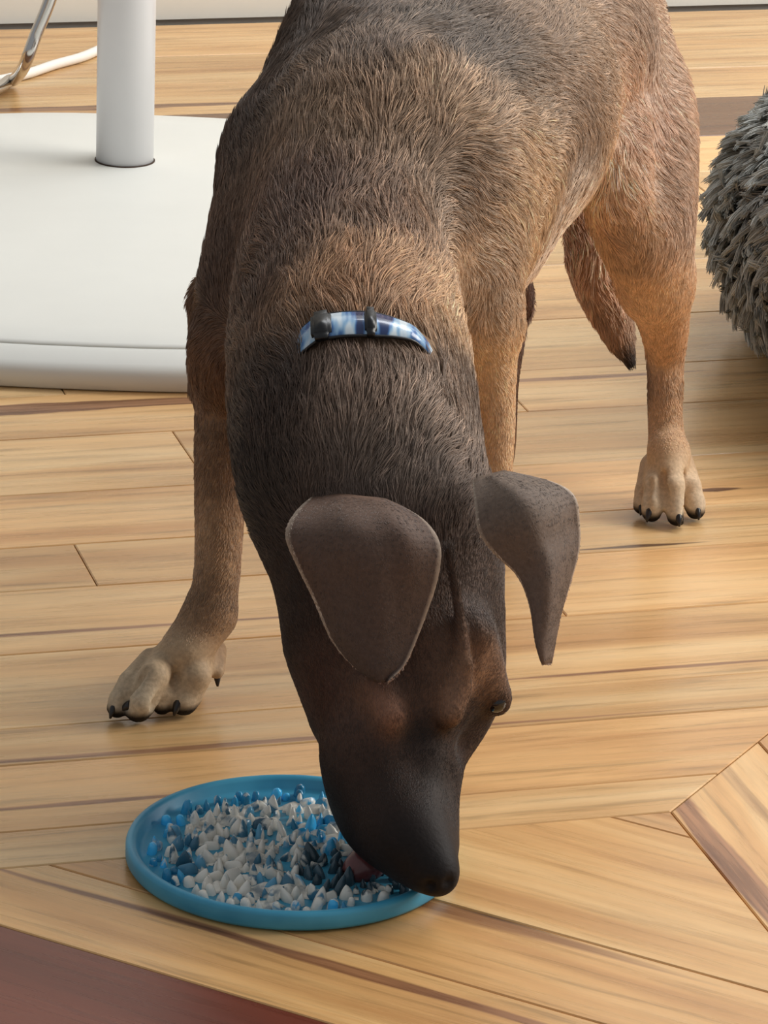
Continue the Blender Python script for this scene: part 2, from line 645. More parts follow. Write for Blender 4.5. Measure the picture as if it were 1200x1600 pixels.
# the dog's right shoulder and foreleg (left in the photo)
CH([(460, 250, 2.37, 102), (405, 430, 2.30, 93), (382, 555, 2.27, 84)], .02)
CH([(382, 555, 2.27, 78), (357, 640, 2.27, 52), (345, 740, 2.245, 41), (342, 840, 2.225, 37), (338, 905, 2.212, 36), (328, 960, 2.205, 38)], .012)
C((345, 470, 2.33), (335, 600, 2.30), 50, 38, .02)
C((512, 560, 2.30), (430, 650, 2.30), 110, 50, .03)
p_carp = P(328, 960, 2.205)
cone(p_carp, G(290, 1018, .036), .0155, .0165, .008)
cone(G(302, 1004, .032), G(276, 1022, .023), .0160, .0140, .005, axis=(0, 0, 1), sq=1.25)
cone(G(282, 1022, .020), G(296, 1036, .014), .0135, .010, .005, axis=(0, 0, 1), sq=1.2)
# the dog's left shoulder and foreleg (right in the photo)
CH([(690, 220, 2.40, 110), (728, 400, 2.325, 84), (752, 500, 2.31, 62)], .02)
CH([(752, 500, 2.31, 60), (768, 590, 2.305, 38), (776, 690, 2.295, 27), (766, 800, 2.285, 27), (742, 900, 2.275, 31)], .012)
cone(P(742, 900, 2.275), G(724, 970, .034), .0135, .016, .008)
# thigh and hind leg (right in the photo)
CH([(945, 60, 2.72, 92), (974, 170, 2.66, 109), (994, 270, 2.60, 94), (1008, 360, 2.575, 77), (1024, 440, 2.585, 54)], .02)
CH([(955, 200, 2.58, 62), (965, 290, 2.545, 50), (1000, 390, 2.555, 44), (1016, 455, 2.575, 36)], .014)
CH([(1026, 440, 2.585, 54), (1038, 510, 2.605, 38), (1040, 560, 2.62, 29), (1039, 630, 2.61, 27), (1041, 680, 2.600, 28), (1046, 712, 2.588, 30)], .014)
C((1048, 490, 2.62), (1052, 548, 2.635), 10, 15, .010)
cone(P(1044, 708, 2.585), G(1052, 764, .024), .0132, .0100, .010)
cone(G(1030, 720, .028), G(1024, 756, .024), .0085, .0075, .006)
cone(G(1062, 720, .028), G(1078, 756, .022), .0085, .0070, .006)
# far hind leg, seen past the foreleg
CH([(820, 60, 2.74, 85), (780, 220, 2.68, 80), (772, 350, 2.62, 44), (802, 465, 2.66, 31), (797, 510, 2.665, 26), (790, 600, 2.64, 20), (787, 690, 2.62, 20), (776, 748, 2.60, 22)], .012)
# tail
CH([(905, -40, 2.84, 45), (912, 60, 2.87, 34), (915, 180, 2.82, 30), (918, 300, 2.755, 38), (932, 420, 2.71, 42), (962, 510, 2.68, 28), (985, 568, 2.66, 8)], .012)

# head -----------------------------------------------------------
CH([(608, 870, 2.06, 172), (614, 965, 2.035, 175), (632, 1050, 2.01, 150)], .02)
C((632, 1060, 2.01), (614, 1180, 1.975), 138, 108, .018)
CH([(612, 1180, 1.97, 100), (618, 1250, 1.95, 92), (640, 1305, 1.925, 70), (668, 1345, 1.91, 46)], .012)
C((672, 1350, 1.910), (684, 1368, 1.903), 38, 33, .007)
CH([(576, 1190, 1.99, 74), (580, 1250, 1.97, 64), (592, 1296, 1.945, 48), (640, 1340, 1.925, 36), (662, 1362, 1.915, 28)], .008)      # flews
CH([(560, 1110, 2.03, 74), (580, 1210, 2.00, 50), (598, 1295, 1.975, 28)], .010)                                 # lower jaw
C((694, 1190, 1.965), (696, 1320, 1.925), 16, 17, .010)
C((735, 1000, 1.985), (770, 1082, 1.985), 40, 22, .014)                                                         # brow over the eye
C((500, 1020, 2.03), (520, 1120, 2.01), 34, 26, .016)                                                           # cheek on the other side
C((590, 1066, 1.958), (614, 1118, 1.946), 25, 25, .012)
C((722, 1050, 1.964), (702, 1115, 1.949), 23, 22, .012)
C((662, 1120, 1.936), (655, 1185, 1.926), 14, 16, .018, sub=True)                                              # stop
C((668, 900, 1.962), (664, 1080, 1.938), 8, 8, .020, sub=True)
CH([(716, 860, 1.985, 5), (730, 950, 1.977, 7), (742, 1060, 1.962, 5)], .008, sub=True)                         # folds of loose skin
CH([(702, 860, 1.985, 7), (718, 960, 1.974, 8), (726, 1040, 1.962, 5)], .008)
C((552, 1112, 1.975), (566, 1145, 1.966), 16, 13, .012, sub=True)                                              # eye hollow
C((545, 1095, 1.978), (562, 1122, 1.970), 9, 9, .008)
C((770, 1128, 1.975), (735, 1165, 1.965), 12, 14, .014, sub=True)
cone(P(768, 1086, 1.986), P(776, 1096, 1.984), .0085, .0078, .006)                                              # lids
cone(P(556, 1122, 1.986), P(558, 1128, 1.984), .0085, .0085, .006)
# nostrils
cone(P(672, 1384, 1.893), P(668, 1392, 1.88), .0034, .002, .002, sub=True)
cone(P(702, 1380, 1.893), P(706, 1388, 1.88), .0034, .002, .002, sub=True)

CLAWS = []


def toe(pts, k=.0035, claw=True):
    """pts: (px, py, height, radius in m)"""
    w = [(G(a, b, c), r) for a, b, c, r in pts]
    for (p, ra), (q_, rb) in zip(w, w[1:]):
        cone(p, q_, ra, rb, k)
    if claw:
        (p, _), (q_, r) = w[-2], w[-1]
        d = q_ - p
        d[2] = 0
        d /= np.linalg.norm(d)
        CLAWS.append((q_ + np.array([0, 0, .0015]), d, r))


# front paw in view
toe([(235, 1028, .028, .0066), (202, 1066, .021, .0070), (187, 1094, .012, .0070), (183, 1106, .0080, .0066)], .0015)
toe([(262, 1022, .031, .0088), (240, 1058, .027, .0095), (222, 1096, .0145, .0094), (216, 1107, .0097, .0088)], .0015)
toe([(280, 1044, .024, .0062), (260, 1084, .015, .0062), (253, 1102, .0080, .0062)], .0015)
toe([(314, 1022, .030, .0092), (306, 1056, .025, .0096), (293, 1084, .0135, .0096), (287, 1096, .0100, .0090)], .0015)
for a_, b_, r_ in (((229, 1048, .0330), (199, 1100, .013), .0026), ((276, 1050, .0330), (240, 1104, .013), .0026), ((287, 1054, .0310), (268, 1102, .013), .0026)):
    cone(G(*a_), G(*b_), r_ * .7, r_ * 1.5, .0015, sub=True)
cone(G(340, 1015, .030), G(339, 1050, .022), .0060, .0048, .004)
CLAWS.append((G(339, 1050, .021), np.array([0.1, -0.5, -0.85]), .0058))
# hind paw in view
toe([(1024, 715, .030, .0070), (1022, 758, .025, .0072), (1020, 788, .014, .0080), (1018, 800, .0088, .0074)], .002)
toe([(1048, 712, .032, .0072), (1054, 760, .027, .0074), (1057, 794, .013, .0080), (1058, 806, .0086, .0076)], .002)
toe([(1068, 718, .029, .0070), (1081, 760, .022, .0068), (1085, 786, .012, .0078), (1087, 797, .0082, .0070)], .002)
toe([(1014, 725, .026, .0066), (1006, 768, .015, .0066), (1003, 790, .0085, .0066)], .002)
for a_, b_, r_ in (((1037, 742, .0330), (1039, 810, .010), .0034), ((1066, 742, .0320), (1073, 804, .010), .0036), ((1015, 750, .0295), (1009, 798, .012), .0022)):
    cone(G(*a_), G(*b_), r_, r_ * 1.4, .0022, sub=True)


def paw(center, ang, s):
    """generic paw resting on the floor, toes towards ang"""
    c = np.array([center[0], center[1], 0.0])
    f_ = np.array([math.cos(ang), math.sin(ang), 0])
    sd = np.array([-f_[1], f_[0], 0])
    cone(c + (0, 0, .02 * s), c + f_ * .012 * s + np.array([0, 0, .018 * s]), .014 * s, .015 * s, .008)
    for o_, l_ in ((-.019, .016), (-.0066, .026), (.0066, .026), (.019, .016)):
        a = c + sd * o_ * .6 * s + np.array([0, 0, .024 * s])
        m_ = c + sd * o_ * s + f_ * l_ * .55 * s + np.array([0, 0, .022 * s])
        e = c + sd * o_ * 1.1 * s + f_ * (l_ + .006) * s + np.array([0, 0, .0095 * s])
        cone(a, m_, .008 * s, .0092 * s, .0035)
        cone(m_, e, .0092 * s, .0088 * s, .0035)
        CLAWS.append((e + np.array([0, 0, .001]), f_.copy(), .0085 * s))


paw(G(722, 985)[:2], -1.7, .92)
paw(G(770, 790)[:2] + np.array([0, .006]), -1.7, .8)


def surface_nets(F):
    S = F < 0
    nx, ny, nz = F.shape
    cnt = np.zeros((nx - 1, ny - 1, nz - 1), np.int8)
    for i in (0, 1):
        for j in (0, 1):
            for k in (0, 1):
                cnt += S[i:nx - 1 + i, j:ny - 1 + j, k:nz - 1 + k]
    act = np.argwhere((cnt > 0) & (cnt < 8))
    idx = np.full(cnt.shape, -1, np.int32)
    idx[act[:, 0], act[:, 1], act[:, 2]] = np.arange(len(act))
    corner = {}
    for i in (0, 1):
        for j in (0, 1):
            for k in (0, 1):
                corner[i, j, k] = F[act[:, 0] + i, act[:, 1] + j, act[:, 2] + k]
    acc = np.zeros((len(act), 3))
    num = np.zeros(len(act))
    for c0_, v0_ in corner.items():
        for ax in range(3):
            if c0_[ax] == 0:
                c1_ = list(c0_)
                c1_[ax] = 1
                v1_ = corner[tuple(c1_)]
                m_ = (v0_ < 0) != (v1_ < 0)
                t = v0_ / np.where(np.abs(v0_ - v1_) < 1e-9, 1, v0_ - v1_)
                pt = np.array(c0_, float)[None, :].repeat(len(act), 0)
                pt[:, ax] += t
                acc[m_] += pt[m_]
                num[m_] += 1
    vs = LO + VOX * (act + acc / num[:, None])
    quads = []
    for ax in range(3):
        a_, b_ = [(1, 2), (2, 0), (0, 1)][ax]
        s0 = [slice(1, n_ - 1) for n_ in F.shape]
        s1 = list(s0)
        s1[ax] = slice(2, F.shape[ax])
        s0 = list(s0)
        s0[ax] = slice(1, F.shape[ax] - 1)
        A, B = S[tuple(s0)], S[tuple(s1)]
        e = np.argwhere(A != B) + 1
        flip = A[tuple((e - 1).T)]
        def at(da, db):
            q2 = e.copy()
            q2[:, a_] += da
            q2[:, b_] += db
            return idx[q2[:, 0], q2[:, 1], q2[:, 2]]
        Q = np.stack([at(-1, -1), at(0, -1), at(0, 0), at(-1, 0)], 1)
        ok = (Q >= 0).all(1)
        Q, flip = Q[ok], flip[ok]
        Q[~flip] = Q[~flip][:, ::-1]
        quads.append(Q)
    return vs, np.vstack(quads)


def smooth_mesh(vs, quads, it, lam=.5):
    e = np.vstack([quads[:, [0, 1]], quads[:, [1, 2]], quads[:, [2, 3]], quads[:, [3, 0]]])
    for i in range(it):
        s = np.zeros_like(vs)
        n_ = np.bincount(e[:, 0], minlength=len(vs)) + np.bincount(e[:, 1], minlength=len(vs))
        for ax in range(3):
            s[:, ax] = np.bincount(e[:, 0], vs[e[:, 1], ax], len(vs)) + np.bincount(e[:, 1], vs[e[:, 0], ax], len(vs))
        vs = vs + lam * (s / n_[:, None] - vs)
    return vs


SV, SQ = surface_nets(FLD)
SV = smooth_mesh(SV, SQ, 3)
SV[:, 2] = np.maximum(SV[:, 2], 0.0004)
del FLD
NB = len(SV)


def ear_sheet(Lc, Rc, dep, thick, nt=34, ns=26):
    """flap between a left and a right pixel curve; dep(t, s) = world depth Y; solid with rounded rim"""
    Lp, Rp = spline(Lc, nt), spline(Rc, nt)
    grid = np.zeros((nt, ns, 3))
    for i in range(nt):
        for j in range(ns):
            s = j / (ns - 1)
            px = Lp[i] * (1 - s) + Rp[i] * s
            grid[i, j] = P(px[0], px[1], dep(i / (nt - 1), s))
    du = np.gradient(grid, axis=0)
    dv = np.gradient(grid, axis=1)
    nrm = np.cross(du, dv)
    nrm /= np.linalg.norm(nrm, axis=2, keepdims=True) + 1e-12
    # make the normal face the camera
    nrm *= np.sign(((CAM0 - grid) * nrm).sum(2, keepdims=True))
    t = np.linspace(0, 1, nt)[:, None]
    s = np.linspace(0, 1, ns)[None, :]
    ed = np.minimum(np.minimum(s, 1 - s) * 6, (1 - t) * 8)
    w = thick * np.sqrt(np.clip(ed, 0.02, 1))[..., None]
    top, bot = grid + nrm * w / 2, grid - nrm * w / 2
    V = np.vstack([top.reshape(-1, 3), bot.reshape(-1, 3)])
    n_ = nt * ns
    F = []
    for i in range(nt - 1):
        for j in range(ns - 1):
            a, b, c, d = i * ns + j, i * ns + j + 1, (i + 1) * ns + j + 1, (i + 1) * ns + j
            F.append((a, b, c, d))
            F.append((n_ + d, n_ + c, n_ + b, n_ + a))
    rim = [(0, j) for j in range(ns)] + [(i, ns - 1) for i in range(1, nt)] + [(nt - 1, j) for j in range(ns - 2, -1, -1)] + [(i, 0) for i in range(nt - 2, 0, -1)]
    rim = [i * ns + j for i, j in rim]
    for a, b in zip(rim, rim[1:] + rim[:1]):
        F.append((b, a, n_ + a, n_ + b))
    # orient: first face should look to the camera
    f0 = F[(nt // 2) * (ns - 1) * 2 + ns]
    nn = np.cross(V[f0[1]] - V[f0[0]], V[f0[2]] - V[f0[0]])
    if nn @ (CAM0 - V[f0[0]]) < 0:
        F = [f_[::-1] for f_ in F]
    return V, np.array(F)


def bump01(t, a, b):
    x = np.clip((t - a) / (b - a), 0, 1)
    return x * x * (3 - 2 * x)


def depL(t, s):
    # root inside the skull, rises towards the camera, folds and hangs over the forehead
    y = 2.000 - .052 * (1 - (1 - min(t / .45, 1)) ** 2.4) - .012 * bump01(t, .3, 1)
    return y + .026 * (1 - s) ** 2.2 * (1 - .45 * t) + .010 * bump01(s, .75, 1) * (1 - t) + .0030 * math.sin(7 * s + 2.5 * t) + .0016 * math.sin(15 * s - 6 * t) * (1 - t)


def depR(t, s):
    y = 2.000 - .036 * (1 - (1 - min(t / .4, 1)) ** 2.4) - .010 * bump01(t, .4, 1)
    return y + .030 * bump01(s, .45, 1) * (1 - .5 * t) + .003 * math.sin(6 * s + 4 * t) + .0022 * math.sin(16 * s - 3 * t) * t * (1 - t)


earL = ear_sheet([(492, 772), (462, 800), (446, 836), (462, 880), (489, 935), (518, 1000), (556, 1044), (592, 1066)],
                 [(620, 786), (665, 815), (688, 852), (685, 900), (670, 950), (651, 1000), (632, 1040), (606, 1066)], depL, .0042)
earR = ear_sheet([(738, 752), (742, 790), (748, 832), (775, 868), (808, 900), (827, 945), (836, 1000), (847, 1038)],
                 [(795, 738), (860, 752), (898, 775), (906, 820), (905, 860), (892, 910), (874, 970), (862, 1036)], depR, .0042)


# coat: colour patches and hair length at places on the animal ----------------------------------
# (px, py, Y), sRGB, hair length mm
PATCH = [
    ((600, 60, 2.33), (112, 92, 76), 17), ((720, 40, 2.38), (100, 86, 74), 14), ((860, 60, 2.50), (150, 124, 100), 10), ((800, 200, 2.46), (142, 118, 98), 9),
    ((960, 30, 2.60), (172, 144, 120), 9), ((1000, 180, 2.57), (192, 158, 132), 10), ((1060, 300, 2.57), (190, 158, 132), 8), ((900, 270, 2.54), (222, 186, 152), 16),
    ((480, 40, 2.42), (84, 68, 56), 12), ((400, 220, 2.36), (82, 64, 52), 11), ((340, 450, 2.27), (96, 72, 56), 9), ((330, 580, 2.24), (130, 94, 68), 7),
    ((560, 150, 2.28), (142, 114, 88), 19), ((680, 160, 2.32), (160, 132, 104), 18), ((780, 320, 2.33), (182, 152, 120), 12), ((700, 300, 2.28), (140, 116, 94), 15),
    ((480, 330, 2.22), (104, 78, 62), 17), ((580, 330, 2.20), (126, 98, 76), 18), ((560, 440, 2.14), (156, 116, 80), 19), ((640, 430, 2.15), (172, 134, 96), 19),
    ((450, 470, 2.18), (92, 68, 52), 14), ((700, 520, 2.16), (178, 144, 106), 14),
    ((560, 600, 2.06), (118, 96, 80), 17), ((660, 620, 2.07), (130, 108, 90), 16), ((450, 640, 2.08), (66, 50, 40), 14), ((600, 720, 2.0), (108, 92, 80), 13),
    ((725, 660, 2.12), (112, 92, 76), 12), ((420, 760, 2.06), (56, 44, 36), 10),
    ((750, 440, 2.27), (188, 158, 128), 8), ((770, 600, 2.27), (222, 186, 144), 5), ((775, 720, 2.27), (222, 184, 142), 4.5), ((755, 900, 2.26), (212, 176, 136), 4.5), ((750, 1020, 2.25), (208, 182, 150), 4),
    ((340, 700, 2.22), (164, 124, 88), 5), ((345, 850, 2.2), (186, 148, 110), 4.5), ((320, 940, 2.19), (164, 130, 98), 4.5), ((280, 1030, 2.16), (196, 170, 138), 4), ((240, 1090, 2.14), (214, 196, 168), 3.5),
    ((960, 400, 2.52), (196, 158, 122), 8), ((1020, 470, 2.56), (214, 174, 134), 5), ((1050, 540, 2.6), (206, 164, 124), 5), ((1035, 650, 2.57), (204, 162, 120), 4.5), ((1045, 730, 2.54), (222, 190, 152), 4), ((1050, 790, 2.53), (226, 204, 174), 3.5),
    ((790, 470, 2.64), (112, 74, 54), 4.5), ((790, 620, 2.62), (132, 94, 68), 4), ((784, 750, 2.6), (150, 116, 86), 3.5),  # far hind leg, coat darkened to stand for its shadow
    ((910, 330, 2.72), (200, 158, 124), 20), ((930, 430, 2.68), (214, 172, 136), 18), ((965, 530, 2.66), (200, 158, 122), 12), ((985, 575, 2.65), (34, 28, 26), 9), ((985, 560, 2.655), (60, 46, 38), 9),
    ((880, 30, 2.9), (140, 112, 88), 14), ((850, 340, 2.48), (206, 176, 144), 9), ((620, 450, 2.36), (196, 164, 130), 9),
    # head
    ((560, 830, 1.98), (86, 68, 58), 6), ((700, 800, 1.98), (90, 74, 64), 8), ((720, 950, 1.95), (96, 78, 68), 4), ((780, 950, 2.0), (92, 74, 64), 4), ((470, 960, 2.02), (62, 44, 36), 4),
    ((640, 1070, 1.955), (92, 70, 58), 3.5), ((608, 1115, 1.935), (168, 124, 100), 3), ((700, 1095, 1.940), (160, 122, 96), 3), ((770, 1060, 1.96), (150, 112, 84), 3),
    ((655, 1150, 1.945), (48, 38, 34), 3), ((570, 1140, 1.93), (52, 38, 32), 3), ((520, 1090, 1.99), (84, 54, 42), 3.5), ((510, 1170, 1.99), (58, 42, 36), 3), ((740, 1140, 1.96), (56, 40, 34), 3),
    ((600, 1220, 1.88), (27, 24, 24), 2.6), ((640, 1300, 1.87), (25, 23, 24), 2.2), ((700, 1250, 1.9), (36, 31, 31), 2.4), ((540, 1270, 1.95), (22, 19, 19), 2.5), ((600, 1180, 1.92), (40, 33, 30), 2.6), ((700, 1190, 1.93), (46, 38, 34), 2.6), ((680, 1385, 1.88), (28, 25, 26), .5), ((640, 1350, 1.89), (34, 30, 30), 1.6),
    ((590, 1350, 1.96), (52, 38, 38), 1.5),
]
PP = np.array([P(*a) for a, _, _ in PATCH])
PC = np.array([lin(b) for _, b, _ in PATCH])
PL = np.array([c for _, _, c in PATCH]) * .001
# hair direction: segments (from, to) the hair points along
FLOW = [((600, 800, 2.0), (560, 500, 2.15)), ((560, 480, 2.15), (600, 80, 2.33)), ((420, 780, 2.07), (400, 560, 2.2)), ((400, 420, 2.28), (470, 60, 2.4)),
        ((640, 60, 2.36), (960, -120, 2.7)), ((760, 160, 2.4), (930, 200, 2.6)), ((730, 330, 2.3), (790, 420, 2.33)), ((760, 480, 2.3), (778, 900, 2.28)),
        ((360, 540, 2.28), (340, 900, 2.21)), ((330, 930, 2.2), (240, 1080, 2.15)), ((960, 60, 2.6), (1040, 330, 2.6)), ((890, 220, 2.55), (900, 330, 2.56)), ((1030, 400, 2.58), (1040, 740, 2.56)), ((1045, 740, 2.55), (1050, 800, 2.53)),
        ((905, 150, 2.8), (985, 590, 2.66)), ((800, 300, 2.65), (784, 740, 2.6)),
        ((660, 1380, 1.89), (640, 1100, 1.93)), ((640, 1080, 1.93), (640, 820, 1.99)), ((530, 1280, 1.95), (470, 930, 2.03)), ((770, 1080, 1.97), (780, 850, 2.03)),
        ((850, 280, 2.45), (600, 480, 2.36))]
FA = np.array([P(*a) for a, _ in FLOW])
FB = np.array([P(*b) for _, b in FLOW])


def chunks(n_, c=40000):
    return [(i, min(i + c, n_)) for i in range(0, n_, c)]


def coat_at(X):
    col = np.zeros((len(X), 3))
    ln = np.zeros(len(X))
    for a, b in chunks(len(X)):
        d2 = ((X[a:b, None, :] - PP[None]) ** 2).sum(2)
        w = 1.0 / (d2 + .010 ** 2) ** 2.2
        w /= w.sum(1, keepdims=True)
        col[a:b] = w @ PC
        ln[a:b] = w @ PL
    return col, ln


def flow_at(X):
    out = np.zeros((len(X), 3))
    v = FB - FA
    L = (v ** 2).sum(1)
    vd = v / np.sqrt(L)[:, None]
    for a, b in chunks(len(X)):
        e = X[a:b, None, :] - FA[None]
        t = np.clip((e * v[None]).sum(2) / L, 0, 1)
        d2 = ((e - t[..., None] * v[None]) ** 2).sum(2)
        w = 1.0 / (d2 + .02 ** 2) ** 2
        out[a:b] = w @ vd
    return out / (np.linalg.norm(out, axis=1, keepdims=True) + 1e-9)


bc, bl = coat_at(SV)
PAD_BLACK = lin((26, 22, 21))


def shade_paws(X, c):
    """dark toe ends and pads close to the floor"""
    k = np.clip((.0115 - X[:, 2]) / .0045, 0, 1)[:, None]
    return c * (1 - k) + PAD_BLACK * k


bc = shade_paws(SV, bc)
allV, allF, allC = [SV], [SQ], [bc]
off = len(SV)
EARCOL = {0: ((112, 88, 74), (96, 82, 76)), 1: ((126, 108, 94), (118, 102, 94))}
ear_ranges = []
for i, (ev, ef) in enumerate((earL, earR)):
    allV.append(ev)
    allF.append(ef + off)
    base_c = np.repeat(lin(EARCOL[i][0])[None], len(ev), 0)
    n_ = len(ev) // 2
    nt_, ns_ = 34, 26
    tt = np.repeat(np.linspace(0, 1, nt_), ns_)
    tt = np.concatenate([tt, tt])
    base_c = base_c * (1 - tt[:, None]) + lin(EARCOL[i][1]) * tt[:, None]
    ss = np.tile(np.linspace(0, 1, ns_), nt_ * 2)
    rimk = np.clip(1 - np.minimum(ss, 1 - ss) * 26, 0, 1)[:, None]
    base_c = base_c * (1 - rimk) + lin((196, 178, 160)) * rimk
    base_c[n_:] = base_c[n_:] * .5 + lin((170, 128, 112)) * .5
    allC.append(base_c)
    ear_ranges.append((off, off + len(ev)))
    off += len(ev)
allV = np.vstack(allV)
allF = np.vstack(allF)
allC = np.vstack(allC)
me = bpy.data.meshes.new('body')
me.vertices.add(len(allV))
me.vertices.foreach_set('co', allV.ravel())
me.loops.add(len(allF) * 4)
me.loops.foreach_set('vertex_index', allF.ravel().astype(np.int32))
me.polygons.add(len(allF))
me.polygons.foreach_set('loop_start', np.arange(0, len(allF) * 4, 4, dtype=np.int32))
me.polygons.foreach_set('loop_total', np.full(len(allF), 4, dtype=np.int32))
me.polygons.foreach_set('use_smooth', np.ones(len(allF), bool))
me.update(calc_edges=True)
at_ = me.color_attributes.new('coat', 'FLOAT_COLOR', 'POINT')
at_.data.foreach_set('color', np.hstack([allC, np.ones((len(allC), 1))]).ravel().astype(np.float32))
k = NT('dog_skin')
an = k.n('ShaderNodeAttribute', attribute_name='coat')
tc = k.n('ShaderNodeTexCoord')
nz = k.n('ShaderNodeTexNoise', i_Scale=420.0, i_Detail=3.0)
k.l(tc.outputs['Object'], nz.inputs['Vector'])
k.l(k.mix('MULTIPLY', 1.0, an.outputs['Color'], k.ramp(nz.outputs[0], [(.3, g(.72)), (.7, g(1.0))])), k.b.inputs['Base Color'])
k.b.inputs['Roughness'].default_value = .62
k.b.inputs['Specular IOR Level'].default_value = .2
k.bump(nz.outputs[0], .35, .0008)
M_SKIN = k.m
me.materials.append(M_SKIN)
DOG0 = (-.02, 2.34, 0)
dog = empty('dog', (.06, 2.40, 0))
tag(dog, 'brown short-haired dog with folded ears and black muzzle, head down licking the blue mat', 'dog')
OFF = np.array([.06, 2.40, 0])
body = link(bpy.data.objects.new('body', me), dog)
body.location = -Vector(OFF)

# fur ------------------------------------------------------------
vn = np.zeros(len(allV) * 3, np.float32)
me.vertices.foreach_get('normal', vn)
vn = vn.reshape(-1, 3).astype(float)
fv = allV[allF]
fa = .5 * (np.linalg.norm(np.cross(fv[:, 1] - fv[:, 0], fv[:, 2] - fv[:, 0]), axis=1) + np.linalg.norm(np.cross(fv[:, 2] - fv[:, 0], fv[:, 3] - fv[:, 0]), axis=1))
fc = fv.mean(1)
fcol, flen = coat_at(fc)
isear = np.arange(len(allF)) >= len(SQ)
wgt = fa * np.where(isear, 1.3, 1.0) * np.clip(.010 / np.clip(flen, .003, 1), .8, 2.6)
view = ((CAM0 - fc) * vn[allF[:, 0]]).sum(1) / np.linalg.norm(CAM0 - fc, axis=1)
wgt = wgt * np.where(view < -.25, .35, 1.0)
wgt[fc[:, 2] < .007] = 0
nose = np.linalg.norm(fc - P(684, 1378, 1.885), axis=1)
wgt[nose < .016] = 0
NH = 420000
pick = rng.choice(len(allF), NH, p=wgt / wgt.sum())
a_, b_ = rng.random(NH), rng.random(NH)
q4 = allV[allF[pick]]
n4 = vn[allF[pick]]


def bil(q4):
    return (q4[:, 0] * ((1 - a_) * (1 - b_))[:, None] + q4[:, 1] * (a_ * (1 - b_))[:, None] + q4[:, 2] * (a_ * b_)[:, None] + q4[:, 3] * ((1 - a_) * b_)[:, None])


root = bil(q4)
nr = bil(n4)
nr /= np.linalg.norm(nr, axis=1, keepdims=True) + 1e-9
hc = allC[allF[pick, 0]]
_, hl = coat_at(root)
er = isear[pick]
hl = np.where(er, .0024, hl)
hl = np.minimum(hl, .0008 + .09 * np.clip(root[:, 2] - .030, 0, 1))
leg = np.clip((.0062 - hl) / .002, 0, 1)      # short close coat on legs, face and ears
hl = hl * (1 - .35 * leg)
fl = flow_at(root)
eardir = (P(600, 1060, 1.93) - P(570, 800, 1.94))
eardir2 = (P(854, 1035, 1.95) - P(820, 760, 1.96))
pj = proj(root)
fl[er] = np.where((pj[er, 0] < 715)[:, None], eardir / np.linalg.norm(eardir), eardir2 / np.linalg.norm(eardir2))


def vnoise(X, sc, seed):
    """cheap smooth pseudo-noise, 3 channels"""
    r2 = np.random.default_rng(seed)
    o = np.zeros((len(X), 3))
    for kx in range(7):
        w = r2.normal(size=(3, 3)) * sc
        ph = r2.uniform(0, 6.28, 3)
        o += np.sin(X @ w + ph)
    return o / 2.6


fl = fl + (1 - .85 * leg)[:, None] * (.24 * vnoise(root, 50, 3) + .15 * vnoise(root, 190, 5)) + rng.normal(size=(NH, 3)) * .09
fl = fl - nr * (fl * nr).sum(1, keepdims=True)
fl /= np.linalg.norm(fl, axis=1, keepdims=True) + 1e-9
# clumps: hairs lean towards a shared tip
cell = .0042
key = np.floor(root / cell).astype(np.int64)
hsh = (key[:, 0] * 73856093) ^ (key[:, 1] * 19349663) ^ (key[:, 2] * 83492791)
hr = np.random.default_rng(5).random(4096)
crand = hr[hsh % 4096]
crand2 = hr[(hsh // 7 + 13) % 4096]
cc = (key + .5) * cell
toc = cc - root
toc -= nr * (toc * nr).sum(1, keepdims=True)
ln = hl * (.65 + .5 * rng.random(NH)) * (.8 + .4 * crand)
lift = np.clip(.10 + .10 * crand + .05 * rng.random(NH) + .10 * np.clip((hl - .012) / .008, 0, 1), 0, .5)
lift = lift * (1 - leg) + .26 * leg * np.clip((hl - .0006) / .0012, .2, 1)
NPT = 4
pos = np.zeros((NH, NPT, 3))
curl = np.cross(fl, nr) * (vnoise(root, 120, 9)[:, :1] * .22 + rng.normal(size=(NH, 1)) * .06)
for i in range(NPT):
    t = i / (NPT - 1)
    pos[:, i] = root + fl * (ln * t)[:, None] + nr * (ln * lift * (1.6 * t - .9 * t * t) - .0002)[:, None] + toc * (.75 * t) * np.clip((hl - .004) / .008, 0, 1)[:, None] + curl * (ln * t * t)[:, None]
BVH = BVHTree.FromPolygons([tuple(v) for v in SV], [tuple(int(i) for i in f_) for f_ in SQ])
# ring the collar follows: found by shooting outwards from the neck axis
n1_, n2_ = P(543, 440, 2.25), P(550, 610, 2.155)
COL_AX = (n2_ - n1_) / np.linalg.norm(n2_ - n1_)
COL_C = n1_ + (n2_ - n1_) * 1.30
toward = CAM0 - COL_C
toward -= COL_AX * (toward @ COL_AX)
toward /= np.linalg.norm(toward)
sidev = np.cross(COL_AX, toward)
ring, ring_out = [], []
for i in range(120):
    th = 2 * math.pi * i / 120
    d = toward * math.cos(th) + sidev * math.sin(th)
    h = BVH.ray_cast(Vector(COL_C + d * .16), Vector(-d), .16)
    rr_ = .075 if h[0] is None else (Vector(COL_C) - h[0]).length
    ring.append(min(rr_, .085))
    ring_out.append(d)
ring = np.array(ring)
for _ in range(6):
    ring = (np.roll(ring, 1) + ring * 2 + np.roll(ring, -1)) / 4
ring_out = np.array(ring_out)
ring0 = COL_C + ring_out * ring[:, None]
rp = proj(ring0)
fr_ = np.abs(((np.arange(120) + 60) % 120) - 60) < 40
ex = np.maximum(np.maximum(500 - rp[:, 0], rp[:, 0] - 640), 0)
ex[~fr_] = 99
ring = ring0 + ring_out * (.0022 - .0075 * np.clip(ex / 40, 0, 1))[:, None]
rp = proj(ring)
front = np.abs(((np.arange(120) + 60) % 120) - 60) < 40
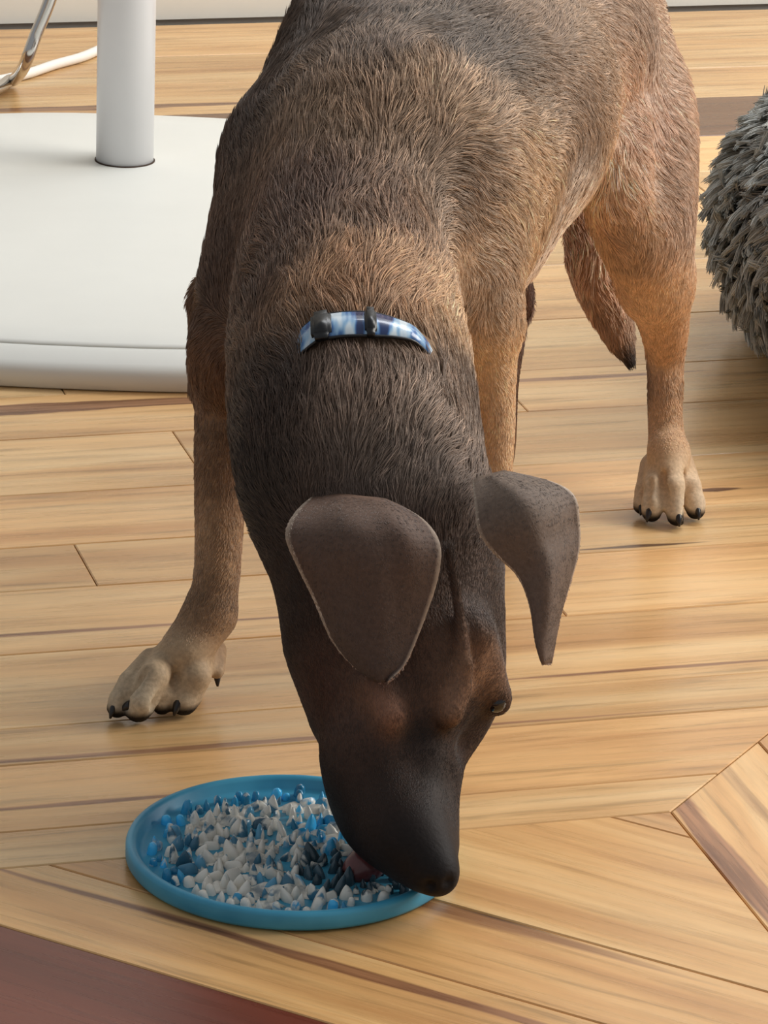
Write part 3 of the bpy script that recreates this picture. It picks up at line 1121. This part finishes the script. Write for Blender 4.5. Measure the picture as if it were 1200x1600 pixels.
vis = front & (rp[:, 0] > 482) & (rp[:, 0] < 668)
cand = np.where(front)[0]
I_SLIDE = cand[np.argmin(np.abs(rp[cand, 0] - 581))]
I_KEEP = cand[np.argmin(np.abs(rp[cand, 0] - 505))]
va = ring[vis]
dmin = np.full(NH, 9.0)
dtip = np.full(NH, 9.0)
near = np.linalg.norm(root - COL_C, axis=1) < .14
for p_ in va:
    dmin[near] = np.minimum(dmin[near], np.linalg.norm(root[near] - p_, axis=1))
    dtip[near] = np.minimum(dtip[near], np.linalg.norm(pos[near, -1] - p_, axis=1))
kill = (dmin < .0090) | ((dtip < .0085) & (rng.random(NH) < .93))
keep_h = ~kill
pos, hl, hc, crand, crand2, root = pos[keep_h], hl[keep_h], hc[keep_h], crand[keep_h], crand2[keep_h], root[keep_h]
NH = len(pos)
bright = (.76 + .58 * crand2 * rng.random(NH) + .10 * rng.normal(size=NH))
pale = (rng.random(NH) < .16 * np.clip((hl - .008) / .008, 0, 1))
bright = np.where(pale, bright * 1.9, bright)
gain = 1.0 + .55 * np.clip((hl - .005) / .005, 0, 1)
gain = np.maximum(gain, 1 + .38 * np.clip((hc.mean(1) - .22) / .12, 0, 1))
grey = hc.mean(1, keepdims=True)
hc = (hc * .86 + grey * .14) * gain[:, None]
hcol = np.clip(hc * np.clip(bright, .5, 2.4)[:, None], 0, 1)
pos -= OFF


def hair_object(name, pos, rad, col, mat, parent):
    n_, m_ = pos.shape[:2]
    hd = bpy.data.hair_curves.new(name)
    hd.add_curves([m_] * n_)
    hd.attributes['position'].data.foreach_set('vector', pos.reshape(-1).astype(np.float32))
    ra = hd.attributes.get('radius') or hd.attributes.new('radius', 'FLOAT', 'POINT')
    ra.data.foreach_set('value', rad.reshape(-1).astype(np.float32))
    ca = hd.attributes.new('hair_color', 'FLOAT_COLOR', 'CURVE')
    ca.data.foreach_set('color', np.hstack([col, np.ones((n_, 1))]).ravel().astype(np.float32))
    hd.materials.append(mat)
    return link(bpy.data.objects.new(name, hd), parent)


def hair_material(name, rough=.5, spec=.35):
    k = NT(name)
    an = k.n('ShaderNodeAttribute', attribute_name='hair_color')
    hi = k.n('ShaderNodeHairInfo')
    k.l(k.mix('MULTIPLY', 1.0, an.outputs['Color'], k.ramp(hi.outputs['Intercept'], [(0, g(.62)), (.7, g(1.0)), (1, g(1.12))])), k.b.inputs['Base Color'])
    k.b.inputs['Roughness'].default_value = rough
    k.b.inputs['Specular IOR Level'].default_value = spec
    return k.m


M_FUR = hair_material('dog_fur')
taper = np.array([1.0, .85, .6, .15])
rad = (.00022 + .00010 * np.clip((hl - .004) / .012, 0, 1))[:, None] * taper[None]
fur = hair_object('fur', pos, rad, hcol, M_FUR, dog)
tag(fur, kind='stuff')

# claws, nose, eyes
M_CLAW = plain('claw_horn', (34, 28, 26), .3)
M_EYE = plain('eye_dark', (24, 16, 12), .08, coat=.5)
M_NOSE = plain('nose_leather', (30, 27, 28), .38, noise=.3, scale=500, bump=.6)
for p, d, r in CLAWS:
    d = np.asarray(d, float)
    d /= np.linalg.norm(d)
    pts, rr = [], []
    for i in range(6):
        t = i / 5
        q_ = p + d * (r * .55 + r * .72 * t) - np.array([0, 0, 1]) * (p[2] * .6) * t * t * (1 if p[2] < .014 else .15)
        q_[2] = max(q_[2], .001)
        pts.append(q_ - OFF)
        rr.append(max(.0006, r * .40 * (1 - t) ** .45))
    v, f = tube(pts, rr, 10)
    mesh_obj('claw', v, f, M_CLAW, dog, True)


def blob(name, center, r, mat, parent, scale=(1, 1, 1), rot=None):
    bm = bmesh.new()
    bmesh.ops.create_uvsphere(bm, u_segments=24, v_segments=16, radius=r)
    bmesh.ops.scale(bm, vec=scale, verts=bm.verts)
    o = bm_obj(name, bm, mat, parent)
    o.location = Vector(center)
    if rot is not None:
        o.rotation_euler = rot
    return o


ev = blob('eye', P(775, 1096, 1.981) - OFF, .0066, M_EYE, dog)
ev['label'] = 'dark eye at the right edge of the head'
blob('eye', P(556, 1132, 1.9795) - OFF, .0072, M_EYE, dog)



# tongue tip under the lips
v, f = tube(spline([P(590, 1330, 1.960), P(572, 1350, 1.950), P(556, 1362, 1.944), P(545, 1370, 1.938)], 10) - OFF, [.010, .0105, .011, .0108, .0105, .010, .009, .0075, .005, .002], 16)
M_TONGUE = plain('tongue_wet', (112, 62, 62), .25, noise=.2, scale=300)
tg = mesh_obj('tongue', v, f, M_TONGUE, dog, True)
tg['label'] = 'wet pinkish brown tongue touching the mat'

# ------------------------------------------------------------------ collar
def add_collar():
    half = .0095
    n_ = len(ring)
    # webbing stands up wide left of the slider and turns edge-on to the right of it
    hw_ = half * (1.12 - .62 * np.clip((rp[:, 0] - 580) / 90, 0, 1) * fr_)
    V, F, UVs = [], [], []
    for i in range(n_):
        p, o = ring[i], ring_out[i]
        # band cross-section: inner edge low, slightly cupped
        for w_, h_ in ((-1, .0004), (-.9, .0022), (0, .0030), (.9, .0022), (1, .0004)):
            V.append(p + COL_AX * hw_[i] * w_ + o * (h_ + .0016))
    for i in range(n_):
        j = (i + 1) % n_
        for c in range(4):
            F.append((i * 5 + c, j * 5 + c, j * 5 + c + 1, i * 5 + c + 1))
        F.append((i * 5 + 4, j * 5 + 4, j * 5, i * 5))
    k = NT('collar_webbing')
    an = k.n('ShaderNodeTexCoord')
    mp = k.n('ShaderNodeMapping')
    mp.inputs['Scale'].default_value = (110, 30, 30)
    k.l(an.outputs['Object'], mp.inputs['Vector'])
    nz = k.n('ShaderNodeTexNoise', i_Scale=1.0, i_Detail=2.0)
    k.l(mp.outputs[0], nz.inputs['Vector'])
    k.l(k.ramp(nz.outputs[0], [(.40, lin4((28, 50, 96))), (.47, lin4((66, 116, 176))), (.53, lin4((150, 190, 222))), (.60, lin4((218, 232, 240)))]), k.b.inputs['Base Color'])  # pale stops paint sky reflections into the blue satin
    k.b.inputs['Roughness'].default_value = .28
    k.b.inputs['Coat Weight'].default_value = .5
    col_o = mesh_obj('collar', np.array(V) - OFF, F, k.m, dog, True)
    col_o['label'] = 'shiny blue collar with pale reflections painted in'
    M_BLK = plain('collar_plastic', (20, 21, 24), .35)
    # black edge binding
    for sgn in (-1, 1):
        pts = [ring[i % n_] + COL_AX * hw_[i % n_] * sgn + ring_out[i % n_] * .0026 - OFF for i in range(n_ + 1)]
        v, f = tube(pts, .0010, 6, False)
        mesh_obj('edge_binding', v, f, M_BLK, col_o, True)
    # slider buckle and dark strap keeper
    def loop_at(i, wid, hgt, name):
        p, o = ring[i], ring_out[i]
        t = np.cross(COL_AX, o)
        t /= np.linalg.norm(t)
        bm = bmesh.new()
        bmesh.ops.create_cube(bm, size=1)
        bmesh.ops.bevel(bm, geom=bm.edges[:], offset=.18, segments=3, affect='EDGES')
        bmesh.ops.scale(bm, vec=(wid, half * 2.5, hgt), verts=bm.verts)
        ob = bm_obj(name, bm, M_BLK, col_o)
        mt = Matrix((tuple(t), tuple(COL_AX), tuple(o))).transposed()
        ob.matrix_local = Matrix.Translation(Vector(p + o * .004 - OFF)) @ mt.to_4x4()
        return ob
    loop_at(I_SLIDE, .0068, .0062, 'slider')
    loop_at(I_KEEP, .0120, .0046, 'buckle')


add_collar()

# ------------------------------------------------------------------ lick mat
mc = G(456, 1314, .012)
mat_o = empty('lick_mat', (mc[0], mc[1], 0))
tag(mat_o, 'round blue rubber lick mat with raised rim and small nubs under the muzzle', 'pet mat')
k = NT('mat_rubber')
tc = k.n('ShaderNodeTexCoord')
nz = k.n('ShaderNodeTexNoise', i_Scale=30.0, i_Detail=3.0)
k.l(tc.outputs['Object'], nz.inputs['Vector'])
k.l(k.ramp(nz.outputs[0], [(.35, lin4((58, 148, 184))), (.65, lin4((74, 166, 200)))]), k.b.inputs['Base Color'])
k.b.inputs['Roughness'].default_value = .42
M_MAT = k.m
R_ = .0937
v, f = lathe([(0.0001, .0008), (R_ - .004, .0008), (R_ - .0012, .0016), (R_, .0035), (R_, .0098), (R_ - .0008, .0116), (R_ - .0026, .0124), (R_ - .0046, .0120), (R_ - .0062, .0104),
              (R_ - .0078, .0064), (R_ - .0100, .0046), (.05, .0044), (.0001, .0044)], 128)
mesh_obj('rim', v, f, M_MAT, mat_o, True)
# nubs: food-smeared rubber; the smear is a stain on the rubber
k = NT('smeared_rubber')
ge = k.n('ShaderNodeNewGeometry')
nz = k.n('ShaderNodeTexNoise', i_Scale=62.0, i_Detail=4.0, i_Distortion=.6)
k.l(ge.outputs['Position'], nz.inputs['Vector'])
oi = k.n('ShaderNodeObjectInfo')
sm = k.math('ADD', nz.outputs[0], k.math('MULTIPLY', oi.outputs['Alpha'], .34))
fac = k.ramp(sm, [(.60, g(0)), (.66, g(1))])
k.l(k.mix('MIX', fac, oi.outputs['Color'], lin4((236, 232, 222))), k.b.inputs['Base Color'])
k.b.inputs['Roughness'].default_value = .18
M_NUB = k.m


def nub_mesh(kind):
    bm = bmesh.new()
    if kind == 0:      # leaf-shaped spike
        secs = [(.0030, .0018, 0), (.0034, .0019, .0018), (.0026, .0015, .0042), (.0012, .0008, .0064), (.0002, .0002, .0074)]
    elif kind == 1:    # round peg
        secs = [(.0024, .0024, 0), (.0022, .0022, .003), (.0017, .0017, .0046), (.0004, .0004, .0053)]
    elif kind == 2:    # long low ridge
        secs = [(.0052, .0020, 0), (.0050, .0016, .0022), (.0040, .0009, .0040), (.0028, .0003, .0046)]
    else:              # small cone
        secs = [(.0020, .0020, 0), (.0014, .0014, .0026), (.0002, .0002, .0050)]
    rings_ = []
    seg = 8
    for i, (a, b, z) in enumerate(secs):
        lean = .0009 * (z / .005) if kind == 0 else 0
        rings_.append([bm.verts.new((a * math.cos(2 * math.pi * s / seg) + lean, b * math.sin(2 * math.pi * s / seg), z)) for s in range(seg)])
    for r0, r1 in zip(rings_, rings_[1:]):
        for s in range(seg):
            bm.faces.new((r0[s], r0[(s + 1) % seg], r1[(s + 1) % seg], r1[s]))
    bm.faces.new(rings_[-1])
    m_ = bpy.data.meshes.new('nub')
    bm.to_mesh(m_)
    bm.free()
    m_.polygons.foreach_set('use_smooth', [True] * len(m_.polygons))
    m_.materials.append(M_NUB)
    return m_


nub_meshes = [nub_mesh(i) for i in range(4)]
cnt = 0
sp = .0092
for iy in range(-12, 13):
    for ix in range(-12, 13):
        x = (ix + .5 * (iy % 2)) * sp + random.uniform(-.0022, .0022)
        y = iy * sp * .87 + random.uniform(-.0022, .0022)
        r = math.hypot(x, y)
        if r > .0800 or cnt >= 298:
            continue
        edge = r > .068
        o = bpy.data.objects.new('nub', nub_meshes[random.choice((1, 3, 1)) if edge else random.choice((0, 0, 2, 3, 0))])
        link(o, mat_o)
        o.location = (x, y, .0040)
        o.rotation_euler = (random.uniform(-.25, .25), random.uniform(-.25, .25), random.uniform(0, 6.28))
        s = random.uniform(.95, 1.45)
        o.scale = (s, s, s * random.uniform(.8, 1.2))
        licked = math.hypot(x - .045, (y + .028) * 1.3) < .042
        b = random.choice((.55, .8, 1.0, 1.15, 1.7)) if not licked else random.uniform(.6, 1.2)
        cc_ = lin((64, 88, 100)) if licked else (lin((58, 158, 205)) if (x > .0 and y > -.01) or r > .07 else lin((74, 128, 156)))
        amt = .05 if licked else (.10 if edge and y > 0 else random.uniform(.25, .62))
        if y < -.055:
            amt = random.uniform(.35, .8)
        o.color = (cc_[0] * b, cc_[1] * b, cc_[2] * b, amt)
        cnt += 1
# the food itself: a low lumpy smear between the nubs
nx = 120
gx = np.linspace(-.079, .079, nx)
XX, YY = np.meshgrid(gx, gx, indexing='ij')
Q3 = np.stack([XX.ravel(), YY.ravel(), np.zeros(nx * nx)], 1)
h1 = vnoise(Q3, 170, 21)[:, 0]
h2 = vnoise(Q3, 420, 22)[:, 1]
lick = np.exp(-(((Q3[:, 0] - .045) / .040) ** 2 + ((Q3[:, 1] + .028) / .030) ** 2))
rr = np.hypot(Q3[:, 0], Q3[:, 1])
hh = .0004 + .0022 * h1 + .0012 * h2 - .0040 * lick - .004 * np.clip((rr - .064) / .012, 0, 1) * (Q3[:, 1] > -.05) + .0012 * (Q3[:, 1] < -.045) - .006 * np.clip((rr - .069) / .008, 0, 1)
Z = .0040 + hh
keep = ((hh > .0) & (rr < .077)).reshape(nx, nx)
V, F, ids = [], [], -np.ones((nx, nx), int)
fk = keep[:-1, :-1] & keep[1:, :-1] & keep[1:, 1:] & keep[:-1, 1:]
need = np.zeros((nx, nx), bool)
for a in (0, 1):
    for b in (0, 1):
        need[a:nx - 1 + a, b:nx - 1 + b] |= fk
ii = np.argwhere(need)
ids[ii[:, 0], ii[:, 1]] = np.arange(len(ii))
V = [(XX[i, j], YY[i, j], Z.reshape(nx, nx)[i, j]) for i, j in ii]
V += [(XX[i, j], YY[i, j], .0046) for i, j in ii]
nv = len(ii)
for i, j in np.argwhere(fk):
    qd = (ids[i, j], ids[i + 1, j], ids[i + 1, j + 1], ids[i, j + 1])
    F.append(tuple(int(a) for a in qd))
    F.append(tuple(int(a) + nv for a in qd[::-1]))
k = NT('food_smear')
tc = k.n('ShaderNodeTexCoord')
nz = k.n('ShaderNodeTexNoise', i_Scale=140.0, i_Detail=3.0)
k.l(tc.outputs['Object'], nz.inputs['Vector'])
k.l(k.ramp(nz.outputs[0], [(.38, lin4((150, 160, 164))), (.5, lin4((214, 212, 202))), (.62, lin4((240, 236, 226)))]), k.b.inputs['Base Color'])
k.b.inputs['Roughness'].default_value = .3
k.bump(nz.outputs[0], .5, .001)
food = mesh_obj('food_smear', V, F, k.m, None, True)
food.location = (mc[0], mc[1], 0)
tag(food, 'creamy white food smeared between the nubs of the blue mat', 'food', kind='stuff')

# ------------------------------------------------------------------ shaggy pet bed
bc0 = np.array([.596, 2.955, 0])
bed = empty('pet_bed', bc0)
tag(bed, 'shaggy grey faux fur round pet bed at the right edge beside the hind leg', 'pet bed')
RM, RN, ZC, ZS = .215, .115, .104, .90
nu, nv_ = 96, 36
V, F = [], []
for i in range(nu):
    for j in range(nv_):
        a, b = 2 * math.pi * i / nu, 2 * math.pi * j / nv_
        wob = 1 + .05 * math.sin(3 * a + 1) + .03 * math.sin(7 * a)
        rr_ = RM + RN * math.cos(b) * wob
        V.append((rr_ * math.cos(a), rr_ * math.sin(a), max(.001, ZC + RN * ZS * math.sin(b) * wob)))
for i in range(nu):
    for j in range(nv_):
        i2, j2 = (i + 1) % nu, (j + 1) % nv_
        F.append((i * nv_ + j, i2 * nv_ + j, i2 * nv_ + j2, i * nv_ + j2))
M_BEDC = plain('bed_cloth', (84, 82, 78), .9)
ro = mesh_obj('bolster', V, F, M_BEDC, bed, True)
v, f = lathe([(.0001, .001), (.15, .001), (.15, .05), (.10, .062), (.0001, .066)], 48)
mesh_obj('cushion', v, f, M_BEDC, bed, True)
# tufts
Va = np.array(V)
NT_ = 7000
aa = rng.uniform(math.radians(95), math.radians(285), NT_)
rest_a = rng.uniform(0, 2 * math.pi, NT_)
aa = np.where(rng.random(NT_) < .8, aa, rest_a)
bb = rng.uniform(math.radians(-62), math.radians(200), NT_)
wob = 1 + .05 * np.sin(3 * aa + 1) + .03 * np.sin(7 * aa)
ctr = np.stack([(RM + RN * np.cos(bb) * wob) * np.cos(aa), (RM + RN * np.cos(bb) * wob) * np.sin(aa), ZC + RN * ZS * np.sin(bb) * wob], 1)
nrm = np.stack([np.cos(bb) * np.cos(aa), np.cos(bb) * np.sin(aa), np.sin(bb)], 1)
down = np.stack([-np.sin(bb) * np.cos(aa), -np.sin(bb) * np.sin(aa), np.cos(bb)], 1)
side = np.cross(nrm, down)
th = rng.normal(size=NT_) * .9 + 2.6 + 1.2 * vnoise(ctr, 22, 31)[:, 0]
tdir = down * np.cos(th)[:, None] + side * np.sin(th)[:, None]
HP = 14
T = NT_ * HP
ci = np.repeat(np.arange(NT_), HP)
jit = rng.normal(size=(T, 2)) * .0042
r0 = ctr[ci] + down[ci] * jit[:, :1] + side[ci] * jit[:, 1:]
tip = (ctr + nrm * rng.uniform(.012, .022, NT_)[:, None] + tdir * rng.uniform(.022, .040, NT_)[:, None])[ci] + rng.normal(size=(T, 3)) * .0013
mid = (r0 * .5 + tip * .5) + nrm[ci] * .007
NPB = 5
tt = np.linspace(0, 1, NPB)[None, :, None]
bp = (1 - tt) ** 2 * r0[:, None] + 2 * tt * (1 - tt) * mid[:, None] + tt ** 2 * tip[:, None]
bp[..., 2] = np.maximum(bp[..., 2], .0015)
tb = rng.uniform(.70, 1.25, NT_)[ci] * rng.uniform(.85, 1.12, T)
bcol = np.clip(lin((176, 176, 170))[None] * tb[:, None], 0, 1)
k = NT('bed_fur')
an = k.n('ShaderNodeAttribute', attribute_name='hair_color')
hi = k.n('ShaderNodeHairInfo')
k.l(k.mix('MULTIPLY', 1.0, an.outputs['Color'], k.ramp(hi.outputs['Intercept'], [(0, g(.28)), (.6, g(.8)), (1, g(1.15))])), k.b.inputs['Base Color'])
k.b.inputs['Roughness'].default_value = .55
k.b.inputs['Specular IOR Level'].default_value = .3
brad = np.full((T, 1), .00075) * np.array([1, 1, .9, .7, .25])[None]
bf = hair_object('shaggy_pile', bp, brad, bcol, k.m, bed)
tag(bf, kind='stuff')
